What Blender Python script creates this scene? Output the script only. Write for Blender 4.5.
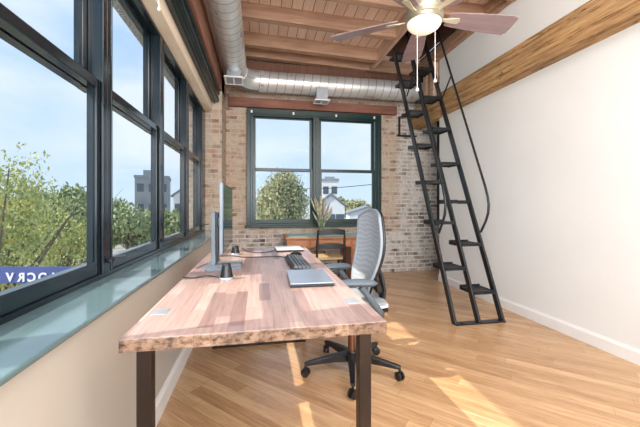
import bpy, bmesh, math, random
from mathutils import Vector, Matrix, Euler
random.seed(7)
R = math.radians
for o in list(bpy.data.objects): bpy.data.objects.remove(o)
COL = bpy.context.scene.collection
SC = bpy.context.scene

# ------------------------------------------------------------------ camera
EYE, F, TH = 1.12, 325.0, R(10.6)
SN, CS = math.sin(TH), math.cos(TH)
cam = bpy.data.cameras.new('camera'); cam.sensor_width = 36; cam.lens = F / 640 * 36
cam.shift_y = -8.5 / 640; cam.clip_start = 0.02; cam.clip_end = 400
camo = bpy.data.objects.new('camera', cam); COL.objects.link(camo)
camo.location = (0, 0, EYE); camo.rotation_euler = (R(90), 0, -TH)
SC.camera = camo

# ------------------------------------------------------------------ sky
w = bpy.data.worlds.new('sky'); SC.world = w; w.use_nodes = True
nt = w.node_tree; nt.nodes.clear()
N = nt.nodes.new; L = nt.links.new
tc = N('ShaderNodeTexCoord'); sp = N('ShaderNodeSeparateXYZ'); L(tc.outputs['Generated'], sp.inputs[0])
gr = N('ShaderNodeValToRGB'); L(sp.outputs['Z'], gr.inputs[0])
gr.color_ramp.elements[0].position = 0.0; gr.color_ramp.elements[0].color = (.57, .72, .86, 1)
gr.color_ramp.elements[1].position = .6; gr.color_ramp.elements[1].color = (.30, .52, .86, 1)
mp = N('ShaderNodeMapping'); mp.inputs['Scale'].default_value = (1, 1, 2.2); L(tc.outputs['Generated'], mp.inputs[0])
nz = N('ShaderNodeTexNoise'); nz.inputs['Scale'].default_value = 1.9; nz.inputs['Detail'].default_value = 7; L(mp.outputs[0], nz.inputs['Vector'])
cr = N('ShaderNodeValToRGB'); L(nz.outputs['Fac'], cr.inputs[0])
cr.color_ramp.elements[0].position = .43; cr.color_ramp.elements[0].color = (0, 0, 0, 1)
cr.color_ramp.elements[1].position = .62; cr.color_ramp.elements[1].color = (.85, .85, .85, 1)
mx = N('ShaderNodeMixRGB'); L(cr.outputs[0], mx.inputs[0]); L(gr.outputs[0], mx.inputs[1]); mx.inputs[2].default_value = (.74, .82, .89, 1)
bg = N('ShaderNodeBackground'); L(mx.outputs[0], bg.inputs[0]); bg.inputs[1].default_value = 1.1
ow = N('ShaderNodeOutputWorld'); L(bg.outputs[0], ow.inputs[0])

# ------------------------------------------------------------------ sun, and added fill lamps behind the camera
sd = bpy.data.lights.new('sun', 'SUN'); sd.energy = 4.4; sd.angle = R(.6); sd.color = (1, .93, .82)
so = bpy.data.objects.new('sun', sd); COL.objects.link(so)
so.rotation_euler = Vector((1, .2, -1.09)).to_track_quat('-Z', 'Y').to_euler()
def area(name, loc, direction, sx, sy, power, color=(1, 1, 1)):
    d = bpy.data.lights.new(name, 'AREA'); d.shape = 'RECTANGLE'; d.size = sx; d.size_y = sy; d.energy = power; d.color = color
    o = bpy.data.objects.new(name, d); COL.objects.link(o); o.location = loc
    o.rotation_euler = Vector(direction).to_track_quat('-Z', 'Y').to_euler(); return o
area('fill_rear', (1.05, -2.95, 1.9), (0.0, 1, .16), 3.0, 2.0, 150, (.95, .975, 1))  # added fill lamp before the rear opening, brightens the room
area('fill_side', (-.60, -1.2, 1.65), (1, .8, .25), 2.6, 1.5, 115, (.94, .97, 1))  # added fill lamp just inside the left windows, out of view
area('fill_overhead', (1.2, -.7, 3.2), (.1, .9, -1), 2.4, .8, 62, (.97, .98, 1))  # added overhead fill, no ceiling fixture exists here

SC.view_settings.view_transform = 'Standard'; SC.view_settings.look = 'None'
SC.view_settings.exposure = 0.16; SC.view_settings.gamma = 1.0; SC.view_settings.use_curve_mapping = False

# ------------------------------------------------------------------ materials
def lin(c):
    return tuple(((v / 255) / 12.92 if v / 255 <= .04045 else (((v / 255) + .055) / 1.055) ** 2.4) for v in c) + (1,)
class MT:
    """tiny node-tree builder"""
    def __init__(s, name, rough=.6, metal=0, col=(128, 128, 128), spec=None):
        s.m = bpy.data.materials.new(name); s.m.use_nodes = True; s.nt = s.m.node_tree
        s.b = s.nt.nodes['Principled BSDF']; s.b.inputs['Roughness'].default_value = rough
        s.b.inputs['Metallic'].default_value = metal; s.b.inputs['Base Color'].default_value = lin(col)
        if spec is not None: s.b.inputs['Specular IOR Level'].default_value = spec
        s._tc = None
    def n(s, t, **k):
        x = s.nt.nodes.new(t)
        for a, v in k.items():
            if hasattr(x, a): setattr(x, a, v)
            else: x.inputs[a].default_value = v
        return x
    def l(s, a, b): s.nt.links.new(a, b)
    def obj(s, scale=(1, 1, 1), rot=(0, 0, 0), loc=(0, 0, 0), world=False):
        m = s.n('ShaderNodeMapping'); m.inputs['Scale'].default_value = scale; m.inputs['Rotation'].default_value = rot; m.inputs['Location'].default_value = loc
        if world:
            g = s.n('ShaderNodeNewGeometry'); s.l(g.outputs['Position'], m.inputs[0])
        else:
            t = s.n('ShaderNodeTexCoord'); s.l(t.outputs['Object'], m.inputs[0])
        return m.outputs[0]
    def noise(s, vec, scale, detail=4, rough=.55):
        x = s.n('ShaderNodeTexNoise'); x.inputs['Scale'].default_value = scale; x.inputs['Detail'].default_value = detail; x.inputs['Roughness'].default_value = rough
        s.l(vec, x.inputs['Vector']); return x.outputs['Fac']
    def ramp(s, fac, stops):
        x = s.n('ShaderNodeValToRGB'); s.l(fac, x.inputs[0]); e = x.color_ramp.elements
        while len(e) < len(stops): e.new(.5)
        for i, (p, c) in enumerate(stops): e[i].position = p; e[i].color = lin(c) if max(c) > 1 else tuple(c) + (1,)
        return x.outputs[0]
    def mix(s, fac, a, b, mode='MIX'):
        x = s.n('ShaderNodeMixRGB', blend_type=mode)
        for i, v in enumerate((fac, a, b)):
            if isinstance(v, (int, float)): x.inputs[i].default_value = v
            elif isinstance(v, tuple): x.inputs[i].default_value = lin(v)
            else: s.l(v, x.inputs[i])
        return x.outputs[0]
    def math(s, op, a, b=0.0):
        x = s.n('ShaderNodeMath', operation=op)
        for i, v in enumerate((a, b)):
            if isinstance(v, (int, float)): x.inputs[i].default_value = v
            else: s.l(v, x.inputs[i])
        return x.outputs[0]
    def color(s, o): s.l(o, s.b.inputs['Base Color'])
    def bump(s, h, strength=.3, dist=.01):
        x = s.n('ShaderNodeBump'); x.inputs['Strength'].default_value = strength; x.inputs['Distance'].default_value = dist
        s.l(h, x.inputs['Height']); s.l(x.outputs[0], s.b.inputs['Normal'])

def plain(name, col, rough=.6, metal=0, var=.06, scale=8, **k):
    t = MT(name, rough, metal, col, **k)
    f = t.noise(t.obj(world=True), scale)
    d = tuple(max(0, int(c * (1 - var))) for c in col); e = tuple(min(255, int(c * (1 + var))) for c in col)
    t.color(t.ramp(f, [(.3, d), (.7, e)])); return t.m

def wood(name, dark, mid, light, rough=.55, axis=0, scale=1.0, bump=.25):
    t = MT(name, rough); sc = [14, 14, 14]; sc[axis] = 1.2
    v = t.obj(scale=tuple(a * scale for a in sc), world=True)
    f = t.noise(v, 2.0, 8, .65); g = t.noise(t.obj(world=True), 1.3, 3)
    c = t.ramp(f, [(.28, dark), (.5, mid), (.72, light)])
    c = t.mix(.35, c, t.ramp(g, [(.3, dark), (.7, light)]))
    t.color(c); t.bump(f, bump, .004); return t.m

def old_beam():
    t = MT('golden_old_beam', .8)
    f = t.noise(t.obj(scale=(16, 1.1, 22), world=True), 1.6, 10, .75); g = t.noise(t.obj(scale=(1, .5, 3), world=True), 3, 5, .6)
    k = t.noise(t.obj(scale=(5, .45, 11), world=True), 2.2, 3, .5)
    c = t.ramp(f, [(.34, (120, 88, 54)), (.46, (188, 152, 106)), (.56, (216, 184, 138)), (.68, (232, 206, 162))])
    c = t.mix(.5, c, t.ramp(g, [(.35, (140, 100, 62)), (.65, (240, 220, 188))]), 'MULTIPLY')
    crack = t.ramp(t.math('ABSOLUTE', t.math('SUBTRACT', k, .5)), [(.0, (1, 1, 1)), (.014, (0, 0, 0))])
    c = t.mix(crack, c, (78, 50, 30)); t.color(c); t.bump(f, .8, .01); return t.m

def floor_mat():
    t = MT('oak_strip_floor', .3)
    v = t.obj(rot=(0, 0, R(45)), world=True)
    sx = t.n('ShaderNodeSeparateXYZ'); t.l(v, sx.inputs[0])
    row = t.math('FLOOR', t.math('DIVIDE', sx.outputs['Y'], .083))
    sh = t.math('MULTIPLY', t.math('FRACT', t.math('MULTIPLY', t.math('SINE', t.math('MULTIPLY', row, 12.9898)), 437.58)), .95)
    cv = t.n('ShaderNodeCombineXYZ'); t.l(t.math('ADD', sx.outputs['X'], sh), cv.inputs[0]); t.l(sx.outputs['Y'], cv.inputs[1]); t.l(t.math('MULTIPLY', row, 3.7), cv.inputs[2])
    v = cv.outputs[0]
    b = t.n('ShaderNodeTexBrick'); b.offset = 0; b.squash = 1
    for k, x in (('Scale', 1), ('Brick Width', .95), ('Row Height', .083), ('Mortar Size', .0012), ('Mortar Smooth', .2), ('Bias', 0)): b.inputs[k].default_value = x
    b.inputs['Color1'].default_value = lin((224, 194, 156)); b.inputs['Color2'].default_value = lin((176, 136, 96)); b.inputs['Mortar'].default_value = lin((130, 96, 64))
    t.l(v, b.inputs['Vector'])
    m2 = t.n('ShaderNodeMapping'); m2.inputs['Scale'].default_value = (1.0, 13, 1); t.l(v, m2.inputs[0])
    g = t.noise(m2.outputs[0], 3.4, 8, .66)
    c = t.mix(.45, b.outputs['Color'], t.ramp(g, [(.3, (168, 124, 86)), (.5, (216, 180, 140)), (.7, (238, 210, 176))]), 'MULTIPLY')
    c = t.mix(.35, c, t.ramp(g, [(.32, (150, 108, 70)), (.5, (206, 168, 124)), (.68, (230, 198, 156))]))
    t.color(c); t.bump(g, .06, .002)
    t.l(t.ramp(g, [(.3, (.3, .3, .3)), (.7, (.2, .2, .2))]), t.b.inputs['Roughness']); return t.m

def brick_mat():
    t = MT('old_brick', .9)
    p = t.obj(world=True); s = t.n('ShaderNodeSeparateXYZ'); t.l(p, s.inputs[0])
    jn = t.noise(p, 5, 2)
    u = t.math('ADD', s.outputs['X'], s.outputs['Y'])
    u = t.math('ADD', u, t.math('MULTIPLY', jn, .03)); zz = t.math('ADD', s.outputs['Z'], t.math('MULTIPLY', jn, .02))
    cb = t.n('ShaderNodeCombineXYZ'); t.l(u, cb.inputs[0]); t.l(zz, cb.inputs[1])
    b = t.n('ShaderNodeTexBrick'); b.offset = .5
    for k, x in (('Scale', 1), ('Brick Width', .215), ('Row Height', .0677), ('Mortar Size', .012), ('Mortar Smooth', .35), ('Bias', -.1)): b.inputs[k].default_value = x
    b.inputs['Color1'].default_value = (0, 0, 0, 1); b.inputs['Color2'].default_value = (1, 1, 1, 1); b.inputs['Mortar'].default_value = (.5, .5, .5, 1)
    t.l(cb.outputs[0], b.inputs['Vector'])
    warm = t.ramp(b.outputs['Color'], [(0, (146, 112, 96)), (.3, (186, 150, 130)), (.6, (204, 172, 150)), (.85, (214, 190, 168)), (1, (190, 132, 112))])
    cool = t.ramp(b.outputs['Color'], [(0, (104, 92, 86)), (.3, (150, 132, 120)), (.65, (184, 166, 152)), (1, (212, 198, 186))])
    # limewashed areas: to the right of the window and under its sill
    n1 = t.noise(p, 2.2, 4)
    a = t.math('ADD', t.math('MULTIPLY', t.math('SUBTRACT', s.outputs['X'], 2.22), 7), t.math('MULTIPLY', t.math('SUBTRACT', n1, .5), 2))
    bz = t.math('ADD', t.math('MULTIPLY', t.math('SUBTRACT', .74, s.outputs['Z']), 6), t.math('MULTIPLY', t.math('SUBTRACT', n1, .5), 2))
    z = t.math('MAXIMUM', a, bz); zc = t.n('ShaderNodeClamp'); t.l(z, zc.inputs[0]); zone = zc.outputs[0]
    # dark courses high in the corner
    col = t.mix(zone, warm, cool)
    mort = t.mix(zone, (212, 196, 176), (236, 232, 226))
    c = t.mix(b.outputs['Fac'], col, mort)
    fine = t.noise(p, 26, 6, .7); smear = t.noise(p, 6, 5, .6)
    c = t.mix(t.ramp(smear, [(.38, (0, 0, 0)), (.6, (.9, .9, .9))]), c, t.mix(zone, (214, 200, 182), (232, 228, 221)))
    c = t.mix(.35, c, t.ramp(fine, [(.3, (90, 80, 74)), (.7, (255, 250, 244))]), 'MULTIPLY')
    t.color(c)
    h = t.math('ADD', t.math('MULTIPLY', b.outputs['Fac'], -1), t.math('MULTIPLY', fine, .5)); t.bump(h, .7, .012); return t.m

def desk_mat():
    t = MT('reclaimed_butcher_block', .32)
    p = t.obj(world=True); s = t.n('ShaderNodeSeparateXYZ'); t.l(p, s.inputs[0])
    cb = t.n('ShaderNodeCombineXYZ'); t.l(s.outputs['Y'], cb.inputs[0]); t.l(s.outputs['X'], cb.inputs[1])
    b = t.n('ShaderNodeTexBrick'); b.offset = .43; b.offset_frequency = 2; b.squash = .7; b.squash_frequency = 3
    for k, x in (('Scale', 1), ('Brick Width', .40), ('Row Height', .046), ('Mortar Size', .0006), ('Mortar Smooth', .1), ('Bias', 0)): b.inputs[k].default_value = x
    b.inputs['Color1'].default_value = (0, 0, 0, 1); b.inputs['Color2'].default_value = (1, 1, 1, 1); b.inputs['Mortar'].default_value = (.1, .1, .1, 1)
    t.l(cb.outputs[0], b.inputs['Vector'])
    c = t.ramp(b.outputs['Color'], [(0, (132, 102, 96)), (.2, (172, 142, 134)), (.45, (198, 172, 162)), (.7, (182, 154, 148)), (.88, (214, 194, 182)), (1, (166, 142, 150))])
    g = t.noise(t.obj(scale=(30, 1.6, 30), world=True), 2.4, 8, .7)
    c = t.mix(.7, c, t.ramp(g, [(.3, (104, 76, 68)), (.47, (214, 194, 184)), (.7, (255, 250, 246))]), 'MULTIPLY')
    c = t.mix(.12, c, (226, 214, 210))
    # weathered end grain on the sawn edges: darker, pitted timber
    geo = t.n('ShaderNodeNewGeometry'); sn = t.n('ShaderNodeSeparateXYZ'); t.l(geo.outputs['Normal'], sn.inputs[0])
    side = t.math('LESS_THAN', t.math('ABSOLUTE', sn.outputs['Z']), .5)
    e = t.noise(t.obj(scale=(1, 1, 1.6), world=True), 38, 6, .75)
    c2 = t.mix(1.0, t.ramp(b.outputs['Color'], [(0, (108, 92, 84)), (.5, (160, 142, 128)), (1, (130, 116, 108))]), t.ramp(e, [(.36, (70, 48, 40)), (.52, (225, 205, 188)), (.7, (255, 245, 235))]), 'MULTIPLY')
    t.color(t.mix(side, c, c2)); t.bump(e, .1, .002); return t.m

def board_mat():
    t = MT('whitewashed_roof_boards', .7)
    p = t.obj(world=True); s = t.n('ShaderNodeSeparateXYZ'); t.l(p, s.inputs[0])
    cb = t.n('ShaderNodeCombineXYZ'); t.l(s.outputs['Y'], cb.inputs[0]); t.l(s.outputs['X'], cb.inputs[1])
    b = t.n('ShaderNodeTexBrick'); b.offset = .5
    for k, x in (('Scale', 1), ('Brick Width', 3.1), ('Row Height', .128), ('Mortar Size', .004), ('Mortar Smooth', .1), ('Bias', 0)): b.inputs[k].default_value = x
    b.inputs['Color1'].default_value = lin((246, 228, 214)); b.inputs['Color2'].default_value = lin((232, 206, 190)); b.inputs['Mortar'].default_value = lin((110, 74, 60))
    t.l(cb.outputs[0], b.inputs['Vector'])
    g = t.noise(t.obj(scale=(18, 1.5, 1), world=True), 2, 6)
    t.color(t.mix(.4, b.outputs['Color'], t.ramp(g, [(.3, (214, 184, 168)), (.7, (255, 250, 245))]), 'MULTIPLY')); return t.m

def duct_mat():
    t = MT('galvanised_spiral_duct', .4, .55)
    p = t.obj(); s = t.n('ShaderNodeSeparateXYZ'); t.l(p, s.inputs[0])     # duct's own axis is local Z
    a = t.math('DIVIDE', t.math('ARCTAN2', s.outputs['Y'], s.outputs['X']), 2 * math.pi)
    ph = t.math('FRACT', t.math('ADD', t.math('DIVIDE', s.outputs['Z'], .125), a))
    line = t.math('LESS_THAN', ph, .07)
    n = t.noise(t.obj(scale=(1, 1, .5)), 5, 5)
    c = t.mix(line, t.ramp(n, [(.3, (200, 203, 204)), (.7, (232, 235, 236))]), (140, 140, 140))
    t.color(c); t.l(t.ramp(n, [(.3, (.26, .26, .26)), (.7, (.45, .45, .45))]), t.b.inputs['Roughness']); t.bump(line, .5, .006); return t.m

def glass_mat(name='window_glass', tint=(1, 1, 1), refl=.5):
    m = bpy.data.materials.new(name); m.use_nodes = True; n = m.node_tree; n.nodes.clear()
    tr = n.nodes.new('ShaderNodeBsdfTransparent'); tr.inputs[0].default_value = tuple(tint) + (1,)
    gl = n.nodes.new('ShaderNodeBsdfGlossy'); gl.inputs['Roughness'].default_value = .02
    fr = n.nodes.new('ShaderNodeLayerWeight'); fr.inputs['Blend'].default_value = .12
    mu = n.nodes.new('ShaderNodeMath'); mu.operation = 'MULTIPLY'; mu.inputs[1].default_value = refl; n.links.new(fr.outputs['Fresnel'], mu.inputs[0])
    sb = n.nodes.new('ShaderNodeNewGeometry'); inv = n.nodes.new('ShaderNodeMath'); inv.operation = 'SUBTRACT'; inv.inputs[0].default_value = 1; n.links.new(sb.outputs['Backfacing'], inv.inputs[1])
    m2 = n.nodes.new('ShaderNodeMath'); m2.operation = 'MULTIPLY'; n.links.new(mu.outputs[0], m2.inputs[0]); n.links.new(inv.outputs[0], m2.inputs[1]); mu = m2
    mi = n.nodes.new('ShaderNodeMixShader'); n.links.new(mu.outputs[0], mi.inputs[0]); n.links.new(tr.outputs[0], mi.inputs[1]); n.links.new(gl.outputs[0], mi.inputs[2])
    o = n.nodes.new('ShaderNodeOutputMaterial'); n.links.new(mi.outputs[0], o.inputs[0]); return m

def leaf_mat(name, stops, scale=6, rough=.7):
    t = MT(name, rough); g = t.noise(t.obj(world=True), scale, 3, .6); t.color(t.ramp(g, stops))
    t.b.inputs['Subsurface Weight'].default_value = 0; return t.m

def emit(name, col, strength):
    m = bpy.data.materials.new(name); m.use_nodes = True; b = m.node_tree.nodes['Principled BSDF']
    b.inputs['Base Color'].default_value = lin(col); b.inputs['Emission Color'].default_value = lin(col); b.inputs['Emission Strength'].default_value = strength; return m

def mesh_fabric():
    t = MT('grey_mesh_fabric', .6)
    p = t.obj(world=False)
    wv = t.n('ShaderNodeTexWave', wave_type='BANDS', bands_direction='Z'); wv.inputs['Scale'].default_value = 10; wv.inputs['Distortion'].default_value = 9; wv.inputs['Detail'].default_value = 1; wv.inputs['Detail Scale'].default_value = .55
    t.l(p, wv.inputs['Vector']); t.color(t.ramp(wv.outputs['Fac'], [(.25, (170, 177, 182)), (.8, (186, 192, 197))])); t.bump(wv.outputs['Fac'], .2, .002); return t.m

M = dict(
    floor=floor_mat(), brick=brick_mat(), desk=desk_mat(), boards=board_mat(), duct=duct_mat(), glass=glass_mat(),
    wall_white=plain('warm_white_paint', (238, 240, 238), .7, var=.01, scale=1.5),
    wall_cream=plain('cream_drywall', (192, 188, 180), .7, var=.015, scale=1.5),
    white=plain('white_gloss_paint', (240, 240, 238), .4, var=.01),
    valance=plain('cream_valance', (238, 222, 200), .6, var=.02),
    teal=plain('dark_teal_paint', (18, 42, 46), .22, var=.08),
    teal_green=plain('green_teal_paint', (6, 46, 44), .3, var=.08),
    slate=plain('slate_window_paint', (26, 36, 42), .16, var=.06),
    sill=plain('teal_sill_paint', (96, 118, 122), .12, var=.06, scale=3),
    concrete=plain('speckled_concrete', (150, 152, 150), .9, var=.4, scale=60),
    joist=wood('pink_brown_joist', (132, 98, 78), (176, 138, 112), (202, 166, 140), .7, axis=0),
    trimmer=wood('trimmer_timber', (160, 124, 100), (204, 170, 144), (226, 196, 172), .7, axis=1),
    redbeam=wood('red_brown_timber', (86, 52, 42), (132, 84, 68), (158, 108, 90), .7, axis=0),
    redbeam_y=wood('red_brown_timber_side', (92, 58, 46), (142, 98, 80), (172, 126, 106), .7, axis=1),
    oldbeam=old_beam(),
    black=plain('black_plastic', (22, 23, 26), .35, var=.1),
    blackmetal=plain('charcoal_steel', (48, 50, 54), .32, .5, var=.08),
    legsteel=plain('dark_brown_steel', (44, 34, 28), .4, .5, var=.15),
    plate=plain('leg_plate_grey', (170, 176, 180), .4, .3),
    midgrey=plain('slate_grey_plastic', (118, 128, 138), .45, .1, var=.03),
    silver=plain('silver_plastic', (168, 174, 182), .35, .4, var=.03),
    lid=plain('laptop_lid_blue_grey', (150, 162, 178), .3, .5, var=.02),
    lidw=plain('laptop_lid_white', (214, 218, 222), .35, .2, var=.02),
    screen=plain('dark_screen', (30, 58, 66), .08, var=.02),
    keys=plain('grey_key_caps', (92, 98, 104), .5, var=.05),
    greyrim=plain('grey_chair_plastic', (140, 150, 158), .4, var=.05),
    armpad=plain('grey_arm_pad', (84, 96, 106), .5, var=.04),
    meshf=mesh_fabric(),
    copper=plain('bronze_column', (128, 92, 74), .3, .8),
    nickel=plain('brushed_nickel', (176, 170, 152), .42, .8, var=.03),
    ivory=plain('ivory_blade_iron', (216, 208, 184), .4, .3),
    blade=wood('rosy_fan_blade', (116, 96, 98), (142, 120, 122), (166, 146, 148), .35, axis=0, scale=.6, bump=.05),
    bowl=emit('opal_glass_bowl', (255, 244, 226), .42),
    antique=wood('antique_cherry', (120, 72, 44), (172, 112, 72), (198, 140, 96), .35, axis=0),
    leather=plain('green_leather', (160, 200, 188), .5, var=.05),
    rush=wood('rush_weave', (150, 118, 76), (196, 166, 118), (220, 196, 152), .8, axis=0, scale=2),
    darkwood=plain('black_lacquer_wood', (20, 18, 18), .4, var=.1),
    brass=plain('aged_brass', (150, 130, 90), .35, .8),
    straw=plain('dried_grass', (176, 176, 148), .8, var=.2, scale=30),
    straw_mauve=plain('mauve_dried_grass', (164, 148, 140), .8, var=.15, scale=30),
    vase=glass_mat('vase_glass', (.82, .88, .84)),
    darkshaft=wood('loft_timber', (70, 46, 36), (110, 74, 58), (132, 94, 74), .8, axis=2),
    bark=plain('bark', (112, 100, 88), .9, var=.2),
    leafyel=leaf_mat('locust_leaves', [(.25, (130, 142, 88)), (.45, (172, 180, 118)), (.6, (204, 202, 126)), (.76, (232, 196, 96)), (.85, (236, 160, 70))], 3),
    leafgrey=leaf_mat('olive_leaves', [(.2, (140, 142, 110)), (.5, (170, 172, 132)), (.68, (196, 190, 142)), (.8, (206, 160, 100))], 1.2),
    leafgrn=leaf_mat('green_leaves', [(.2, (124, 136, 96)), (.55, (158, 170, 124)), (.8, (196, 196, 146))], 2),
    ground=plain('street_ground', (150, 150, 140), .9, var=.2, scale=.3),
    hwhite=plain('pale_siding', (226, 228, 230), .8, var=.03, scale=.5),
    hgrey=plain('grey_render', (150, 152, 154), .8, var=.06, scale=.5),
    hroof=plain('grey_shingles', (134, 136, 140), .85, var=.12, scale=3),
    hbrick=plain('far_brick', (150, 128, 116), .9, var=.15, scale=2),
    hdark=plain('dark_far_glass', (84, 96, 106), .2, var=.05),
    banner=plain('blue_banner', (84, 96, 150), .7, var=.08, scale=3),
    letter=plain('white_letters', (240, 240, 244), .6, var=.01),
    cable=plain('dark_cable', (60, 60, 66), .5), cablel=plain('grey_cable', (120, 122, 126), .5),
)

# ------------------------------------------------------------------ mesh helpers
class MB:
    def __init__(s): s.bm = bmesh.new()
    def box(s, a, b, bev=0, mat=None):
        a, b = Vector(a), Vector(b); t = bmesh.new(); bmesh.ops.create_cube(t, size=1)
        for v in t.verts: v.co = Vector(((a.x + b.x) / 2 + v.co.x * (b.x - a.x), (a.y + b.y) / 2 + v.co.y * (b.y - a.y), (a.z + b.z) / 2 + v.co.z * (b.z - a.z)))
        if bev: bmesh.ops.bevel(t, geom=t.edges[:], offset=bev, segments=2, affect='EDGES', profile=.5)
        if mat is not None: bmesh.ops.transform(t, matrix=mat, verts=t.verts)
        s._add(t); return s
    def _add(s, t):
        bmesh.ops.recalc_face_normals(t, faces=t.faces)
        me = bpy.data.meshes.new('tmp'); t.to_mesh(me); t.free(); s.bm.from_mesh(me); bpy.data.meshes.remove(me)
    def prism(s, pts, vec, bev=0):
        """closed polygon (3-D points) pushed along vec"""
        t = bmesh.new(); vec = Vector(vec)
        a = [t.verts.new(Vector(p)) for p in pts]; b = [t.verts.new(Vector(p) + vec) for p in pts]; n = len(a)
        t.faces.new(a); t.faces.new(b[::-1])
        for i in range(n): t.faces.new((a[i], a[(i + 1) % n], b[(i + 1) % n], b[i]))
        if bev: bmesh.ops.bevel(t, geom=t.edges[:], offset=bev, segments=2, affect='EDGES')
        s._add(t); return s
    def tube(s, path, r, seg=10, closed=False, flat=1.0, up=None):
        pts = [Vector(p) for p in path]; n = len(pts); rs = r if isinstance(r, (list, tuple)) else [r] * n
        t = bmesh.new(); rings = []; prev = None
        for i, p in enumerate(pts):
            if closed: d = pts[(i + 1) % n] - pts[i - 1]
            else: d = pts[min(i + 1, n - 1)] - pts[max(i - 1, 0)]
            d.normalize()
            if prev is None:
                ref = Vector(up) if up else (Vector((0, 0, 1)) if abs(d.z) < .9 else Vector((1, 0, 0)))
                u = (ref - d * ref.dot(d)).normalized()
            else:
                u = (prev - d * prev.dot(d)); u = u.normalized() if u.length > 1e-6 else prev
            prev = u; v = d.cross(u)
            rings.append([t.verts.new(p + (u * math.cos(2 * math.pi * k / seg) * flat + v * math.sin(2 * math.pi * k / seg)) * rs[i]) for k in range(seg)])
        m = n if closed else n - 1
        for i in range(m):
            A, B = rings[i], rings[(i + 1) % n]
            for k in range(seg): t.faces.new((A[k], A[(k + 1) % seg], B[(k + 1) % seg], B[k]))
        if not closed: t.faces.new(rings[0][::-1]); t.faces.new(rings[-1])
        s._add(t); return s
    def bar(s, a, b, w, h, up=(0, 0, 1), bev=0):
        """rectangular bar from a to b, w across, h along up"""
        a, b = Vector(a), Vector(b); d = (b - a); ln = d.length; d.normalize(); up = Vector(up)
        u = (up - d * up.dot(d)).normalized(); x = d.cross(u)
        m = Matrix((x, u, d)).transposed().to_4x4(); m.translation = (a + b) / 2
        return s.box((-w / 2, -h / 2, -ln / 2), (w / 2, h / 2, ln / 2), bev, m)
    def lathe(s, prof, c=(0, 0, 0), seg=28, mat=None):
        t = bmesh.new(); rings = []
        for r, z in prof:
            if r < 1e-5: rings.append([t.verts.new((0, 0, z))])
            else: rings.append([t.verts.new((r * math.cos(2 * math.pi * k / seg), r * math.sin(2 * math.pi * k / seg), z)) for k in range(seg)])
        for A, B in zip(rings, rings[1:]):
            if len(A) == 1 and len(B) == 1: continue
            for k in range(seg):
                k2 = (k + 1) % seg
                if len(A) == 1: t.faces.new((A[0], B[k], B[k2]))
                elif len(B) == 1: t.faces.new((A[k], A[k2], B[0]))
                else: t.faces.new((A[k], A[k2], B[k2], B[k]))
        for Rg in (rings[0], rings[-1]):
            if len(Rg) > 1: t.faces.new(Rg)
        if mat is not None: bmesh.ops.transform(t, matrix=mat, verts=t.verts)
        bmesh.ops.translate(t, vec=Vector(c), verts=t.verts); s._add(t); return s
    def build(s, name, mat, parent=None, smooth=False, origin=None):
        me = bpy.data.meshes.new(name)
        if origin is None and parent is None:
            xs = [v.co for v in s.bm.verts]
            origin = Vector((sum(v.x for v in xs) / len(xs), sum(v.y for v in xs) / len(xs), min(v.z for v in xs)))
        if origin is not None and parent is None: bmesh.ops.translate(s.bm, vec=-Vector(origin), verts=s.bm.verts)
        if smooth:
            for f in s.bm.faces: f.smooth = True
            for e in s.bm.edges:
                if len(e.link_faces) == 2 and e.calc_face_angle(0) > R(38): e.smooth = False
        s.bm.to_mesh(me); s.bm.free(); me.materials.append(M[mat] if isinstance(mat, str) else mat)
        o = bpy.data.objects.new(name, me); COL.objects.link(o)
        if parent is not None: o.parent = parent
        elif origin is not None: o.location = origin
        return o
def tag(o, label=None, cat=None, group=None, kind=None):
    if label: o['label'] = label
    if cat: o['category'] = cat
    if group: o['group'] = group
    if kind: o['kind'] = kind
    return o
def empty(name, loc, label=None, cat=None, group=None, kind=None, rz=0):
    o = bpy.data.objects.new(name, None); o.empty_display_size = .1; COL.objects.link(o); o.location = loc; o.rotation_euler.z = rz
    return tag(o, label, cat, group, kind)
def struct(o, label, cat): return tag(o, label, cat, kind='structure')
def copy_tree(o, parent=None):
    c = o.copy(); COL.objects.link(c); c.parent = parent
    for ch in list(o.children): copy_tree(ch, c)
    return c
def arc(c, r, a0, a1, n, u, v):
    c, u, v = Vector(c), Vector(u), Vector(v)
    return [c + u * r * math.cos(R(a0 + (a1 - a0) * i / n)) + v * r * math.sin(R(a0 + (a1 - a0) * i / n)) for i in range(n + 1)]
def P(u, y, d):          # a point outside, by bearing and distance measured from the viewpoint
    dx = (u - 320) / F * d; return Vector((d * SN + dx * CS, d * CS - dx * SN, EYE + (205 - y) / F * d))

YB, XR, YW = 5.15, 2.62, 4.40         # back wall, right wall, end of right wall
CZ = lambda x: 3.50 - .037 * x        # underside of the roof boards

# ------------------------------------------------------------------ floor, walls, ceiling
struct(MB().box((-1.0, -3.1, -.1), (5.2, 5.5, 0)).build('floor', 'floor'), 'diagonal honey oak strip floor', 'floor')
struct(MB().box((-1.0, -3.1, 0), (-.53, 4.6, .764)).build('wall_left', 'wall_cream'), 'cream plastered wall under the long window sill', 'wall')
MB_ = MB().box((-1.0, 4.6, 0), (-.50, 5.55, 3.75)).box((-.95, -3.1, 2.98), (-.52, 4.6, 3.75))
struct(MB_.build('wall_left_brick', 'brick'), 'brick pier and brickwork above the left windows', 'wall')
wx0, wx1, wz0, wz1 = -.19, 1.99, .80, 2.61
vx0, vx1 = 3.02, 4.7
b = MB()
b.box((-.5, YB, 0), (wx0, 5.5, 3.75)).box((wx0, YB, 0), (wx1, 5.5, wz0)).box((wx0, YB, wz1), (wx1, 5.5, 3.75)).box((wx1, YB, 0), (vx0, 5.5, 3.75))
b.box((vx0, YB, 0), (vx1, 5.5, wz0)).box((vx0, YB, wz1), (vx1, 5.5, 3.75)).box((vx1, YB, 0), (5.2, 5.5, 3.75))
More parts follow.
